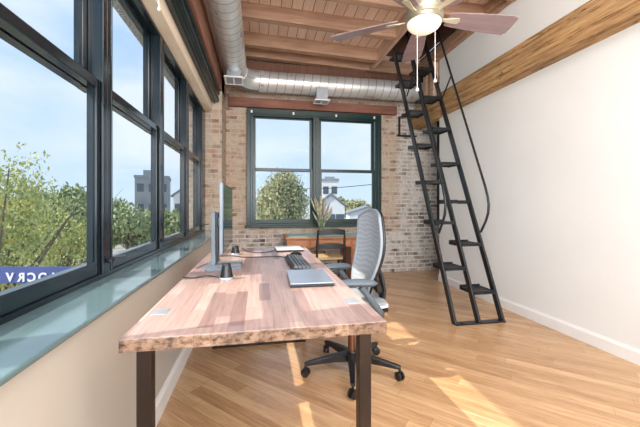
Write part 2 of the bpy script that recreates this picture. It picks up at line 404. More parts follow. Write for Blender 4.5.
struct(b.build('wall_back', 'brick'), 'old exposed brick end wall around the green window', 'wall')
struct(MB().box((XR, -3.1, 0), (XR + .14, YW, 3.75)).build('wall_right', 'wall_white'), 'plain warm white wall on the right below and above the timber beam', 'wall')
struct(MB().box((5.06, YW - .8, 0), (5.2, YB, 3.75)).box((XR + .14, YW - .8, 0), (5.06, YW - .66, 3.75)).build('wall_recess', 'wall_white'), 'white wall inside the recess behind the ladder', 'wall')
# rear wall behind the photographer with a wide window opening
b = MB().box((-1, -3.1, 0), (-.45, -3.0, 3.75)).box((-.45, -3.1, 0), (2.55, -3.0, .9)).box((-.45, -3.1, 2.9), (2.55, -3.0, 3.75)).box((2.55, -3.1, 0), (2.76, -3.0, 3.75))
struct(b.build('wall_rear', 'wall_white'), 'white wall at the near end of the room', 'wall')
# roof boards, with the loft hatch left open
hx0, hx1, hy0, hy1 = 1.785, 2.56, 3.42, 4.88
def slab(b, x0, x1, y0, y1, t=.06):
    b.prism([(x0, y0, CZ(x0)), (x1, y0, CZ(x1)), (x1, y0, CZ(x1) + t), (x0, y0, CZ(x0) + t)], (0, y1 - y0, 0))
b = MB(); slab(b, -1.0, hx0, -3.1, 5.5); slab(b, hx0, hx1, -3.1, hy0); slab(b, hx0, hx1, hy1, 5.5); slab(b, hx1, 5.2, -3.1, 5.5)
struct(b.build('ceiling', 'boards'), 'whitewashed roof boards between the joists', 'ceiling')
b = MB(); zt = 4.6
b.box((hx0 - .03, hy0 - .03, 3.5), (hx0, hy1 + .03, zt)).box((hx1, hy0 - .03, 3.5), (hx1 + .03, hy1 + .03, zt)).box((hx0, hy0 - .03, 3.5), (hx1, hy0, zt)).box((hx0, hy1, 3.5), (hx1, hy1 + .03, zt)).box((hx0 - .03, hy0 - .03, zt), (hx1 + .03, hy1 + .03, zt + .05))
struct(b.build('ceiling_hatch', 'darkshaft'), 'dark timber lined loft hatch above the ladder', 'ceiling')
# baseboards
def base_y(x, y0, y1, h, t, sgn, name, lab):
    b = MB(); x2 = x + sgn * t
    b.prism([(x, y0, 0), (x2, y0, 0), (x2, y0, h * .82), (x + sgn * t * .5, y0, h * .92), (x + sgn * t * .35, y0, h), (x, y0, h)], (0, y1 - y0, 0))
    struct(b.build(name, 'white'), lab, 'baseboard')
base_y(-.53, -3.0, 4.6, .11, .02, 1, 'baseboard_left', 'white baseboard along the cream wall under the sill')
base_y(XR, -3.0, YW, .105, .016, -1, 'baseboard_right', 'white baseboard along the white right wall')

# ------------------------------------------------------------------ ceiling timber
labels = {2.9: 'pink-brown ceiling joist nearest the viewer with its sawn end on the white wall',
          3.35: 'pink-brown ceiling joist second from the viewer, passing above the fan',
          3.95: 'pink-brown ceiling joist butting the trimmer, third from the back wall',
          4.62: 'pink-brown ceiling joist second from the back wall',
          4.97: 'pink-brown ceiling joist nearest the back brick wall above the cross duct'}
for y in (2.35, 2.9, 3.35, 3.95, 4.62, 4.97):
    x1 = hx0 - .06 if y in (3.95, 4.62) else XR - .02
    x0 = -.52; h = .175; t = .045
    b = MB().prism([(x0, y - t, CZ(x0) - h), (x1, y - t, CZ(x1) - h), (x1, y - t, CZ(x1)), (x0, y - t, CZ(x0))], (0, 2 * t, 0))
    tag(b.build('ceiling_joist', 'joist'), labels.get(y, 'pink-brown ceiling joist over the desk end of the room'), 'ceiling joist', 'roof joists')
b = MB().prism([(hx0 - .055, 3.40, CZ(hx0) - .19), (hx0 - .06, 4.92, CZ(hx0) - .19), (hx0 - .06, 4.92, CZ(hx0)), (hx0 - .06, 3.40, CZ(hx0))], (.045, 0, 0))
tag(b.build('hatch_trimmer', 'trimmer'), 'pale timber trimmer along the left edge of the loft hatch', 'ceiling trimmer')
b = MB().box((XR - .1, -2.9, CZ(XR) - .11), (XR - .001, 5.1, CZ(XR) - .005), .004).box((XR - .06, -2.9, CZ(XR) - .15), (XR - .001, 5.1, CZ(XR) - .11), .004)
tag(b.build('wall_ledger', 'joist'), 'brown moulded timber strip where the ceiling meets the white wall', 'ledger')
b = MB().box((2.50, -3.0, 2.40), (2.70, 5.14, 2.70), .012)
bb = b.build('timber_wall_beam', 'oldbeam'); tag(bb, 'thick golden old timber beam running along the upper right wall', 'beam')
for x, y in ((2.53, 4.42), (2.53, 4.62)):
    tag(MB().box((x, y, 2.70), (x + .09, y + .10, CZ(x) - .16), .004).build('timber_post', 'trimmer'), 'short timber post above the wall beam, ' + ('nearer the end of the white wall' if y < 4.5 else 'nearer the back brick wall'), 'post', 'short posts on the wall beam')
b = MB().box((-.47, 5.085, 2.625), (2.26, 5.16, 2.765), .006)
tag(b.build('window_lintel', 'redbeam'), 'red-brown timber lintel above the green window in the brick wall', 'lintel')
b = MB().box((-.5, 5.03, 3.04), (5.0, 5.149, 3.30), .006)
tag(b.build('wall_plate_beam', 'darkshaft'), 'red-brown timber plate along the top of the back brick wall, coloured dark for its shade', 'beam')  # darkened timber colour stands in for the shade above the duct
b = MB().box((-.80, -3.0, 2.67), (-.50, 4.95, 2.98), .008)
tag(b.build('side_lintel_beam', 'redbeam_y'), 'red-brown timber beam above the dark header over the left windows', 'beam')
# header and valance over left windows
b = MB().box((-.80, -3.0, 2.51), (-.54, 4.6, 2.67), .003).box((-.545, -3.0, 2.53), (-.53, 4.6, 2.56), .003).box((-.545, -3.0, 2.62), (-.525, 4.6, 2.665), .003).box((-.60, -3.0, 2.495), (-.585, 4.6, 2.512))
struct(b.build('trim_header', 'teal'), 'dark teal ribbed header above the cream valance', 'trim')
b = MB().box((-.71, -3.0, 2.385), (-.63, 2.20, 2.512), .004).box((-.71, 2.204, 2.385), (-.63, 4.56, 2.512), .004).box((-.715, -3.0, 2.382), (-.625, 4.56, 2.392), .002)
vo = b.build('blind_valance', 'valance'); tag(vo, 'long cream blind valance running above the left windows', 'valance')
vl = Vector(vo.location)
cdm = (MB().tube([(-.622, 2.2, 2.50), (-.622, 2.2, 2.36)], .003, 6).lathe([(0, 0), (.008, .004), (.01, .02), (.004, .03), (0, .03)], (-.622, 2.2, 2.34), 8).build('blind_cord', 'white', None, True, Vector((0, 0, 0)))); cdm.parent = vo; cdm.location = -vl
# outside lintel of speckled concrete
struct(MB().box((-1.0, -3.0, 2.50), (-.84, 4.6, 2.98)).build('trim_outer_lintel', 'concrete'), 'speckled grey outside lintel seen through the top of the left windows', 'lintel')
# sill
b = MB().box((-.775, -3.0, .764), (-.495, 4.6, .78), .005)
struct(b.build('trim_sill', 'sill'), 'glossy teal sill running the length of the left windows', 'window sill')

# ------------------------------------------------------------------ left windows
def side_window(n, y0, y1, label):
    e = empty('window_%d' % n, (-.77, (y0 + y1) / 2, .78)); struct(e, label, 'window')
    e.location = (0, 0, 0)
    j = .036; xi, xo = -.715, -.775
    b = MB().box((xo, y0, .78), (xi, y0 + j, 2.41), .004).box((xo, y1 - j, .78), (xi, y1, 2.41), .004).box((xo, y0 + j, 2.365), (xi, y1 - j, 2.41), .003).box((xo, y0 + j, .78), (xi, y1 - j, .80), .003)
    b.box((-.83, y0, 1.66), (xo, y0 + j, 2.41), .003).box((-.83, y1 - j, 1.66), (xo, y1, 2.41), .003).box((-.83, y0 + j, 2.365), (xo, y1 - j, 2.41), .002)
    for k in (0, 1):
        yy = y0 + j + .004 if k == 0 else y1 - j - .012
        b.box((xi - .005, yy - .006, .80), (xi + .005, yy + .004, 2.365), .002)
        b.box((-.777, (y0 + j if k == 0 else y1 - j - .012), .80), (-.768, (y0 + j + .012 if k == 0 else y1 - j), 2.365))
    b.build('window_frame', 'slate', e)
    a0, a1 = y0 + j + .002, y1 - j - .002; s = .044
    def sash(x0, x1, z0, z1, rb, rt, name):
        q = MB().box((x0, a0, z0), (x1, a0 + s, z1), .004).box((x0, a1 - s, z0), (x1, a1, z1), .004).box((x0, a0 + s, z0), (x1, a1 - s, z0 + rb), .004).box((x0, a0 + s, z1 - rt), (x1, a1 - s, z1), .004)
        q.box((x0 + .005, a0 + s, z0 + rb), (x1 - .012, a0 + s + .008, z1 - rt)).box((x0 + .005, a1 - s - .008, z0 + rb), (x1 - .012, a1 - s, z1 - rt))
        so_ = q.build(name, 'slate', e); xm = (x0 + x1) / 2
        MB().box((xm - .003, a0 + s - .004, z0 + rb - .004), (xm + .003, a1 - s + .004, z1 - rt + .004)).build('pane', 'glass', so_)
    sash(-.768, -.726, .80, 1.70, .06, .045, 'lower_sash'); sash(-.82, -.78, 1.655, 2.362, .045, .04, 'upper_sash')
    q = MB().box((-.715, y1 - .02, .845), (-.69, y1 + .02, .865), .003).bar((-.695, y1 + .015, .868), (-.64, y1 + .03, .872), .014, .01, bev=.003).bar((-.70, y1, .85), (-.70, y1, .80), .008, .008)
    q.build('latch', 'black', e)
ys = [1.72 + .885 * (k - 5) for k in range(9)]
wl = {5: 'nearest left window with a tree and blue banner outside', 6: 'second left window from the viewer', 7: 'third left window from the viewer', 8: 'furthest left window beside the brick pier'}
k = 1
for y0 in ys[:8]:
    n = k; side_window(n, y0, y0 + .885, wl.get(n, 'dark framed left window behind the viewpoint')); k += 1
struct(MB().box((-.83, 4.375, .78), (-.715, 4.6, 2.51), .004).build('trim_jamb', 'teal'), 'dark teal end jamb between the left windows and the brick pier', 'trim')
struct(MB().box((-.83, -3.0, .78), (-.715, -2.705, 2.51)).box((-.83, -3.0, 2.41), (-.72, 4.375, 2.51)).build('trim_head', 'slate'), 'dark head board behind the valance', 'trim')

# ------------------------------------------------------------------ end wall windows
def back_window(n, x0, x1, label):
    e = struct(empty('window_%d' % n, (0, 0, 0)), label, 'window'); z0, z1 = wz0, wz1; xm = (x0 + x1) / 2; m = 'teal_green'
    j = .055
    b = MB().box((x0, 5.10, z0), (x0 + j, 5.30, z1), .004).box((x1 - j, 5.10, z0), (x1, 5.30, z1), .004).box((x0 + j, 5.10, z1 - .07), (x1 - j, 5.30, z1), .004).box((x0 + j, 5.135, z1 - .10), (x1 - j, 5.16, z1 - .06), .002).box((x0 + j, 5.14, z0), (x1 - j, 5.30, z0 + .03), .003)
    b.box((xm - .05, 5.13, z0 + .03), (xm + .05, 5.30, z1 - .07), .004).box((xm - .012, 5.12, z0 + .03), (xm + .012, 5.135, z1 - .07), .003)
    b.box((x0 + j, 5.13, z0 + .03), (x0 + j + .035, 5.16, z1 - .07), .003).box((x1 - j - .035, 5.13, z0 + .03), (x1 - j, 5.16, z1 - .07), .003).box((x0 + j, 5.11, z1 - .085), (x1 - j, 5.13, z1 - .065), .003)
    b.build('window_frame', m, e)
    MB().box((x0 - .03, 5.06, z0 - .03), (x1 + .03, 5.16, z0 + .005), .006).build('window_sill', m, e)
    for a, c in ((x0 + j + .035, xm - .05), (xm + .05, x1 - j - .035)):
        s = .045
        for (ya, yb, za, zb, rb, rt, nm) in ((5.165, 5.205, z0 + .03, 1.70, .06, .045, 'lower_sash'), (5.215, 5.255, 1.655, z1 - .07, .045, .05, 'upper_sash')):
            q = MB().box((a, ya, za), (a + s, yb, zb), .003).box((c - s, ya, za), (c, yb, zb), .003).box((a + s, ya, za), (c - s, yb, za + rb), .003).box((a + s, ya, zb - rt), (c - s, yb, zb), .003)
            so_ = q.build(nm, m, e); ym = (ya + yb) / 2
            MB().box((a + s - .004, ym - .003, za + rb - .004), (c - s + .004, ym + .003, zb - rt + .004)).build('pane', 'glass', so_)
    for t in (.035, .33, .645, .94):
        xx = x0 + (x1 - x0) * t
        MB().box((xx - .014, 5.075, z1 - .075), (xx + .014, 5.10, z1 - .035), .004).build('blind_bracket', 'white', e)
back_window(9, wx0, wx1, 'green-framed double window in the brick end wall')
back_window(10, vx0, vx1, 'green-framed window in the recess past the end of the white wall')

# ------------------------------------------------------------------ ducts
DX, DZ, DY, DR = -.315, 2.95, 4.90, .152
def cyl(L_, r, seg=48):
    return MB().lathe([(r, 0), (r, L_)], seg=seg)
d1 = empty('ventilation_duct', (DX, -2.9, DZ), 'silver spiral duct running along the left side under the ceiling', 'duct')
o = cyl(7.45, DR).build('duct_pipe', 'duct', d1, smooth=True); o.rotation_euler = (R(-90), 0, 0)
ex = MB(); pts = arc((DX + .30 , 4.60, DZ), .30, 180, 90, 10, (1, 0, 0), (0, 1, 0))
ex.tube([(p.x - DX, p.y + 2.9, 0) for p in pts], DR + .004, 32)
ex.build('duct_elbow', 'duct', d1, smooth=True)
for yy in (1.2, 4.56):
    MB().tube([(0, yy + 2.9 - .02, 0), (0, yy + 2.9 + .02, 0)], DR + .006, 40).build('duct_collar', 'duct', d1, smooth=True)
d2 = empty('ventilation_duct', (DX + .30, DY, DZ), 'silver spiral duct crossing above the end window', 'duct')
o = cyl(5.0, DR).build('duct_pipe', 'duct', d2, smooth=True); o.rotation_euler = (0, R(90), 0)
for xx in (.06, 2.4):
    MB().tube([(xx - .02, 0, 0), (xx + .02, 0, 0)], DR + .006, 40).build('duct_collar', 'duct', d2, smooth=True)
def register(c, rot, label, tl=0):
    e = empty('duct_register', c, label, 'air vent', 'duct registers', rz=rot)
    # neck hangs from the duct and ends in a white louvred flange, tipped towards the room
    MB().box((-.085, -.07, -.02), (.085, .07, .16)).build('neck', 'silver', e)
    MB().box((-.115, -.10, -.035), (.115, -.085, -.02)).box((-.115, .085, -.035), (.115, .10, -.02)).box((-.115, -.085, -.035), (-.095, .085, -.02)).box((.095, -.085, -.035), (.115, .085, -.02)).box((-.008, -.085, -.033), (.008, .085, -.02)).build('flange', 'white', e)
    b = MB()
    for i in range(9): b.box((-.095, -.078 + i * .019, -.031), (.095, -.072 + i * .019, -.021))
    b.build('louvre', 'silver', e)
    e.rotation_euler.x = R(tl); return e
register((.92, 4.80, 2.70), 0, 'small white-rimmed duct register above the middle of the end window')
register((DX, 4.28, 2.735), 0, 'small white-rimmed duct register under the corner end of the left duct', -8)

# ------------------------------------------------------------------ ceiling fan
fx, fy, fz = 1.09, 2.02, 2.385
fan = empty('ceiling_fan', (fx, fy, fz), 'nickel ceiling fan with five rosy wooden blades and a lit bowl', 'ceiling fan')
MB().lathe([(.014, .15), (.014, CZ(fx) - fz - .06), (.05, CZ(fx) - fz - .05), (.075, CZ(fx) - fz - .002)], seg=20).build('downrod', 'nickel', fan, smooth=True)
MB().lathe([(.0, -.045), (.105, -.0451), (.118, -.04), (.12, -.02), (.125, -.015), (.125, .0), (.115, .01), (.12, .02), (.12, .07), (.105, .10), (.06, .13), (.03, .16), (.0, .16)], seg=40).build('motor_housing', 'nickel', fan, smooth=True)
MB().lathe([(.0, -.104), (.035, -.101), (.07, -.091), (.097, -.073), (.109, -.057), (.112, -.044)], seg=40).build('light_bowl', 'bowl', fan, smooth=True)
for k in range(5):
    a = R(71.4 + 72 * k); e_l = Matrix.Rotation(a, 4, 'Z')
    tilt = Matrix.Rotation(R(-14), 4, 'X')
    b = MB(); prof = [(.17, -.05), (.22, -.062), (.45, -.08), (.62, -.086), (.66, -.075), (.668, 0), (.665, .06), (.645, .082), (.45, .078), (.22, .06), (.17, .05)]
    b.prism([(x, y, -.003) for x, y in prof], (0, 0, .006))
    bmesh.ops.transform(b.bm, matrix=e_l @ tilt, verts=b.bm.verts)
    bl = b.build('blade', 'blade', fan)
    q = MB().prism([(.08, -.015, -.012), (.15, -.012, -.014), (.20, -.020, -.010), (.25, -.024, -.008), (.262, 0, -.008), (.25, .024, -.008), (.20, .020, -.010), (.15, .012, -.014), (.08, .015, -.012)], (0, 0, .006))
    bmesh.ops.transform(q.bm, matrix=e_l @ tilt, verts=q.bm.verts); q.build('blade_iron', 'ivory', bl)
for dx, dy, ln in ((-.075, -.05, .47), (.055, -.045, .40)):
    b = MB().tube([(dx, dy, -.03), (dx, dy, -.03 - ln)], .0022, 6); c = b.build('pull_chain', 'white', fan)
    MB().lathe([(0, 0), (.009, .004), (.011, .014), (.005, .026), (0, .028)], (dx, dy, -.03 - ln - .025), 12).build('knob', 'white', c, smooth=True)

# ------------------------------------------------------------------ alternating-tread ladder
LS = .435; ly0 = 2.76
lad = empty('loft_ladder', (2.05, ly0, 0), 'charcoal steel alternating-tread ladder leaning up to the loft hatch', 'ladder')
def lp(x, z, dy=0): return Vector((x - 2.05, LS * z + dy, z))
for x in (1.80, 2.05, 2.305):
    ln = MB().bar(lp(x, 0.0), lp(x, 3.62), .022, .062, up=(0, -1, 0), bev=.003)
    ln.build('stringer', 'blackmetal', lad)
MB().box((1.79 - 2.05, -.04, 0), (2.315 - 2.05, .035, .012), .002).box((1.86 - 2.05, -.02, .012), (1.88 - 2.05, 0, .02)).box((2.26 - 2.05, -.02, .012), (2.28 - 2.05, 0, .02)).build('base_plate', 'blackmetal', lad)
for k in range(14):
    z = .265 + .2235 * k; right = (k % 2 == 0)
    a, c = (2.061, 2.294) if right else (1.811, 2.039)
    p = lp(0, z); y0 = p.y - .04; y1 = p.y + .20
    b = MB().box((a - 2.05, y0, z - .022), (c - 2.05, y0 + .008, z + .012)).box((a - 2.05, y0, z - .006), (c - 2.05, y1, z), .001).box((a - 2.05, y1 - .006, z - .02), (c - 2.05, y1, z + .022))
    b.box((a - 2.05, y0, z - .026), (a - 2.05 + .006, y1, z + .006)).box((c - 2.05 - .006, y0, z - .026), (c - 2.05, y1, z + .006))
    for i in range(4): b.box((a - 2.05 + .01, y0 + .03 + i * .045, z), (c - 2.05 - .01, y0 + .036 + i * .045, z + .003))
    b.build('tread', 'blackmetal', lad)
for x in (1.84, 2.33):
    off = -.30
    pts = [lp(x, 3.75, off)] + [lp(x, 3.6 - .1 * i, off) for i in range(0, 24)]
    # lower end bends back to the stringer
    pts += [lp(x, 1.20, off + .01), lp(x, 1.12, off + .03), lp(x, 1.03, off + .08), lp(x, .95, off + .15), lp(x, .88, off + .225), lp(x, .83, -.02)]
    hr = MB().tube(pts, .0125, 12).build('handrail', 'blackmetal', lad, smooth=True)
    MB().tube([lp(x, 2.72, off), lp(x, 2.50, 0)], .009, 8).build('rail_bracket', 'blackmetal', hr)
# small curtain rod hook bracket on the brick behind the ladder
tag(MB().box((2.27, 5.10, 2.27), (2.62, 5.13, 2.295)).box((2.30, 5.10, 2.295), (2.325, 5.13, 2.60)).build('wall_bracket', 'black'), 'small black angle bracket on the brick under the beam end', 'bracket')

# ------------------------------------------------------------------ desk
dx0, dx1, dy0, dy1, dz = -.38, .40, .977, 2.84, .75
desk = empty('work_desk', (.015, 1.91, 0), 'long desk with a reclaimed butcher-block top on dark steel frames', 'desk')
def dl(b): bmesh.ops.translate(b.bm, vec=Vector((-.015, -1.91, 0)), verts=b.bm.verts); return b
dl(MB().box((dx0, dy0, dz - .038), (dx1, dy1, dz), .003)).build('desk_top', 'desk', desk)
for y in (1.06, 2.64):
    for x in (-.342, .356):
        dl(MB().box((x - .021, y, 0.0), (x + .021, y + .042, dz - .038), .002)).build('leg', 'legsteel', desk)
    dl(MB().box((-.321, y, 0.0), (.335, y + .042, .045), .002)).build('foot_bar', 'legsteel', desk)
    dl(MB().box((-.321, y, dz - .046), (.335, y + .042, dz - .038), .001)).build('top_plate', 'legsteel', desk)
for x, y in ((-.335, 1.21), (.35, 1.21)):
    dl(MB().box((x - .022, y - .03, dz), (x + .022, y + .03, dz + .0012)).box((x - .026, y - .034, dz - .001), (x + .026, y + .034, dz + .0006))).build('inlaid_plate', 'plate', desk)

# monitor
mon = empty('monitor', (-.192, 2.02, dz), 'slim silver monitor seen edge-on on a grey stand, left side of the desk', 'monitor')
MB().prism([(-.115, -.10, 0), (-.10, -.12, 0), (.05, -.12, 0), (.09, -.09, 0), (.09, .09, 0), (.05, .12, 0), (-.10, .12, 0), (-.115, .10, 0)], (0, 0, .016), .003).build('stand_base', 'midgrey', mon)
ps = MB().box((-.085, -.03, .016), (-.06, .03, .33), .004).build('stand_post', 'midgrey', mon)
MB().box((-.06, -.024, .03), (-.045, .024, .325), .003).build('post_channel', 'black', ps)
MB().box((-.05, -.05, .24), (-.01, .05, .30), .006).build('mount', 'black', mon)
MB().box((-.010, -.285, .115), (.008, .285, .487), .004).build('screen_back', 'midgrey', mon)
MB().box((.008, -.280, .12), (.012, .280, .482), .001).build('screen', 'screen', mon)

def puck(x, y, r, h, label):
    e = empty('webcam_speaker', (x, y, dz), label, 'speaker', 'small desk speakers')
    MB().lathe([(0, 0), (r * 1.05, 0), (r * 1.1, .006), (r, .012), (0, .012)], seg=28).build('foot_ring', 'silver', e, smooth=True)
    MB().lathe([(0, .012), (r, .012), (r * .92, h * .3), (r * .7, h * .8), (r * .62, h * .95), (r * .5, h), (0, h)], seg=28).build('speaker_body', 'black', e, smooth=True)
puck(-.16, 1.68, .032, .080, 'small black conical desk speaker in front of the monitor base')
puck(-.175, 2.50, .034, .065, 'small black desk speaker behind the monitor')

# laptops
def laptop(x0, x1, y0, y1, mat, label, rz=0):
    cx, cy = (x0 + x1) / 2, (y0 + y1) / 2; w_, h_ = (x1 - x0) / 2, (y1 - y0) / 2
    e = empty('laptop', (cx, cy, dz), label, 'laptop', 'closed laptops on the desk', rz=rz)
    MB().box((-w_, -h_, .003), (w_, h_, .013), .003).build('laptop_base', 'black', e)
    MB().box((-w_, -h_, .014), (w_, h_, .021), .003).build('laptop_lid', mat, e)
    for p in (-1, 1):
        for q in (-1, 1): MB().box((w_ * .85 * p - .006, h_ * .85 * q - .006, 0), (w_ * .85 * p + .006, h_ * .85 * q + .006, .003)).build('foot', 'black', e)
laptop(.140, .340, 1.44, 1.75, 'lid', 'closed blue-grey laptop nearest the viewer on the desk', R(-1.5))
laptop(.13, .345, 2.56, 2.79, 'lidw', 'closed pale laptop at the far end of the desk', R(2))
# keyboard
kb = empty('keyboard', (.240, 1.995, dz), 'black keyboard with grey keys beside the blue-grey laptop', 'keyboard')
kb.rotation_euler = (0, 0, R(1))
MB().prism([(-.062, -.225, 0), (.058, -.225, 0), (.058, -.225, .012), (-.062, -.225, .026)], (0, .45, 0), .002).build('keyboard_case', 'black', kb)
b = MB()
for r_ in range(5):
    x = -.052 + r_ * .0215; z = .026 - (x + .062) * .117
    n = 21
    yy = -.218
    while yy < .215:
        wd = .0195 if not (r_ == 4 and -.1 < yy < .02) else .11
        b.prism([(x, yy, z), (x + .019, yy, z - .002), (x + .0165, yy, z + .009), (x + .0025, yy, z + .011)], (0, wd - .0025, 0)); yy += wd + .001
b.build('key_rows', 'keys', kb)
# mouse
ms = MB().lathe([(0, 0), (.031, 0), (.034, .008), (.031, .02), (.02, .032), (.008, .036), (0, .036)], seg=24, mat=Matrix.Scale(1.6, 4, (0, 1, 0)))
mo = ms.build('computer_mouse', 'black', smooth=True, origin=Vector((0, 0, 0))); mo.location = (.255, 2.31, dz); mo.rotation_euler.z = R(-60)
tag(mo, 'black mouse just past the far end of the keyboard', 'mouse')
def cable(pts, r, mat, label):
    # smooth through the points
    P_ = [Vector(p) for p in pts]; out = []
    for i in range(len(P_) - 1):
        p0, p1, p2, p3 = P_[max(i - 1, 0)], P_[i], P_[i + 1], P_[min(i + 2, len(P_) - 1)]
        for t in [j / 8 for j in range(8)]:
            out.append(.5 * ((2 * p1) + (-p0 + p2) * t + (2 * p0 - 5 * p1 + 4 * p2 - p3) * t * t + (-p0 + 3 * p1 - 3 * p2 + p3) * t ** 3))
    out.append(P_[-1]); tag(MB().tube(out, r, 8).build('cable', mat, smooth=True), label, 'cable', 'cables on the desk')
zc = dz + .004
cable([(.205, 2.24, zc), (.12, 2.34, zc), (.0, 2.33, zc), (-.10, 2.34, zc), (-.2, 2.42, zc), (-.30, 2.44, zc)], .0035, 'cable', 'dark cable running across the desk from the keyboard towards the window')
cable([(.12, 2.64, zc), (.05, 2.56, zc), (-.03, 2.55, zc), (-.10, 2.66, zc), (-.13, 2.78, zc), (-.14, 2.835, zc)], .0035, 'cable', 'looping dark cable from the pale laptop to the far edge')
cable([(-.378, 1.75, zc), (-.33, 1.72, zc), (-.27, 1.76, zc), (-.22, 1.73, zc), (-.195, 1.70, zc)], .003, 'cable', 'thin dark cable leading to the conical speaker from the left edge')
cable([(-.36, 1.98, zc), (-.33, 2.10, zc), (-.28, 2.2, zc), (-.26, 2.28, zc), (-.29, 2.36, zc)], .003, 'cablel', 'grey cable curling behind the monitor base')

# ------------------------------------------------------------------ office chair (faces the desk)
oc = empty('office_chair', (.615, 2.12, 0), 'grey mesh-backed office chair on a black five-star base at the desk', 'office chair')
hub = MB().lathe([(0, .07), (.035, .07), (.045, .085), (.045, .125), (.035, .14), (0, .14)], seg=24).build('base_hub', 'black', oc, smooth=True)
for k in range(5):
    a = R(-105 + 72 * k); d = Vector((math.cos(a), math.sin(a), 0)); s_ = Vector((-d.y, d.x, 0))
    b = MB(); pr = [(.03, .075, .135, .026), (.12, .08, .128, .022), (.22, .078, .112, .018), (.30, .074, .098, .016), (.325, .075, .092, .013)]
    t = bmesh.new(); rings = []
    for r_, za, zb, hw in pr:
        rings.append([t.verts.new(d * r_ + s_ * q + Vector((0, 0, z))) for q, z in ((-hw, za), (hw, za), (hw, zb - .008), (hw * .6, zb), (-hw * .6, zb), (-hw, zb - .008))])
    for A, B in zip(rings, rings[1:]):
        for i in range(6): t.faces.new((A[i], A[(i + 1) % 6], B[(i + 1) % 6], B[i]))
    t.faces.new(rings[0]); t.faces.new(rings[-1]); b._add(t)
    lg = b.build('base_leg', 'black', oc)
    c = d * .318; ax = Vector((math.cos(a + .9), math.sin(a + .9), 0)); q = MB()
    for sg in (-1, 1):
        m_ = ax * (.013 * sg); rot = ax.to_track_quat('Z', 'Y').to_matrix().to_4x4()
        q.lathe([(0, -.009), (.02, -.009), (.027, -.006), (.028, 0), (.027, .006), (.02, .009), (0, .009)], c + m_ + Vector((0, 0, .028)), 24, rot)
    q.tube([c + Vector((0, 0, .03)), c + Vector((0, 0, .078))], .008, 10)
    q.build('caster', 'black', lg, smooth=True)
MB().lathe([(.026, .14), (.026, .26), (0, .26)], seg=20).build('gas_column', 'copper', oc, smooth=True)
MB().lathe([(.014, .26), (.014, .40)], seg=16).build('gas_piston', 'silver', oc, smooth=True)
MB().box((-.11, -.07, .385), (.13, .07, .43), .015).box((-.03, -.14, .40), (.0, .14, .42), .006).build('tilt_mechanism', 'black', oc)
# seat pan: rounded slab with a waterfall front (front = -X)
def grid_shell(fn, nu, nv, th_fn):
    """closed thin shell from fn(u,v)->(pos, normal), outline by superellipse"""
    t = bmesh.new(); A = [[None] * (nv + 1) for _ in range(nu + 1)]; B = [[None] * (nv + 1) for _ in range(nu + 1)]
    for i in range(nu + 1):
        for j in range(nv + 1):
            p, n = fn(i / nu, j / nv); th = th_fn(i / nu, j / nv)
            A[i][j] = t.verts.new(p + n * th); B[i][j] = t.verts.new(p - n * th)
    for i in range(nu):
        for j in range(nv):
            t.faces.new((A[i][j], A[i + 1][j], A[i + 1][j + 1], A[i][j + 1])); t.faces.new((B[i][j], B[i][j + 1], B[i + 1][j + 1], B[i + 1][j]))
    for i in range(nu):
        for j in (0, nv): t.faces.new((A[i][j], A[i + 1][j], B[i + 1][j], B[i][j]))
    for j in range(nv):
        for i in (0, nu): t.faces.new((A[i][j], A[i][j + 1], B[i][j + 1], B[i][j]))
    b = MB(); b._add(t); return b
def sq(u, v, e=.5):   # square to rounded-square
    a, b = u * 2 - 1, v * 2 - 1
    return a * math.sqrt(1 - b * b * e), b * math.sqrt(1 - a * a * e)
def seatf(u, v):
    a, b = sq(u, v, .28); x = a * .235; y = b * .235
    z = .465 + .02 * b * b - (.03 * max(0, -a - .4) ** 2 * 3) + .01 * max(0, a)
    return Vector((x - .02, y, z)), Vector((0, 0, 1))
grid_shell(seatf, 20, 20, lambda u, v: .024 * (1 - max(abs(u * 2 - 1), abs(v * 2 - 1)) ** 4 * .6)).build('seat', 'meshf', oc, smooth=True)
def seatr(u, v):
    p, n = seatf(u, v); return p * 1.0 - Vector((0, 0, .028)), n
grid_shell(seatr, 20, 20, lambda u, v: .008).build('seat_pan', 'black', oc, smooth=True)
# backrest: tall rounded mesh panel; local x grows backwards with height
def backp(a, b):       # a across (-1..1), b up (-1..1)
    h = (b + 1) / 2
    wd = .215 + .03 * math.sin(h * math.pi * .75) - .035 * (1 - h) ** 2
    z = .53 + h * .55
    x = .165 + .035 * math.cos(h * math.pi * 1.7) * (1 - h * .4) * -1 + .045 * h * h
    x -= .04 * a * a
    return Vector((x - .05, a * wd, z))
def backf(u, v):
    a, b = sq(u, v, .30)
    p = backp(a, b); n = Vector((-1, -.25 * a, .15)).normalized(); return p, n
grid_shell(backf, 26, 30, lambda u, v: .006).build('backrest', 'meshf', oc, smooth=True)
rim = []
for i in range(64):
    t_ = i / 64 * 4; sdx = int(t_); f_ = t_ - sdx
    u, v = [(f_, 0), (1, f_), (1 - f_, 1), (0, 1 - f_)][sdx]
    a, b = sq(u, v, .30); rim.append(backp(a * 1.02, b * 1.015))
MB().tube(rim, .012, 10, closed=True).build('back_rim', 'greyrim', oc, smooth=True)
rim2 = [p + Vector((.016, (p.y) * .02, 0)) for p in rim]
MB().tube(rim2, .0105, 10, closed=True).build('rear_rim', 'black', oc, smooth=True)
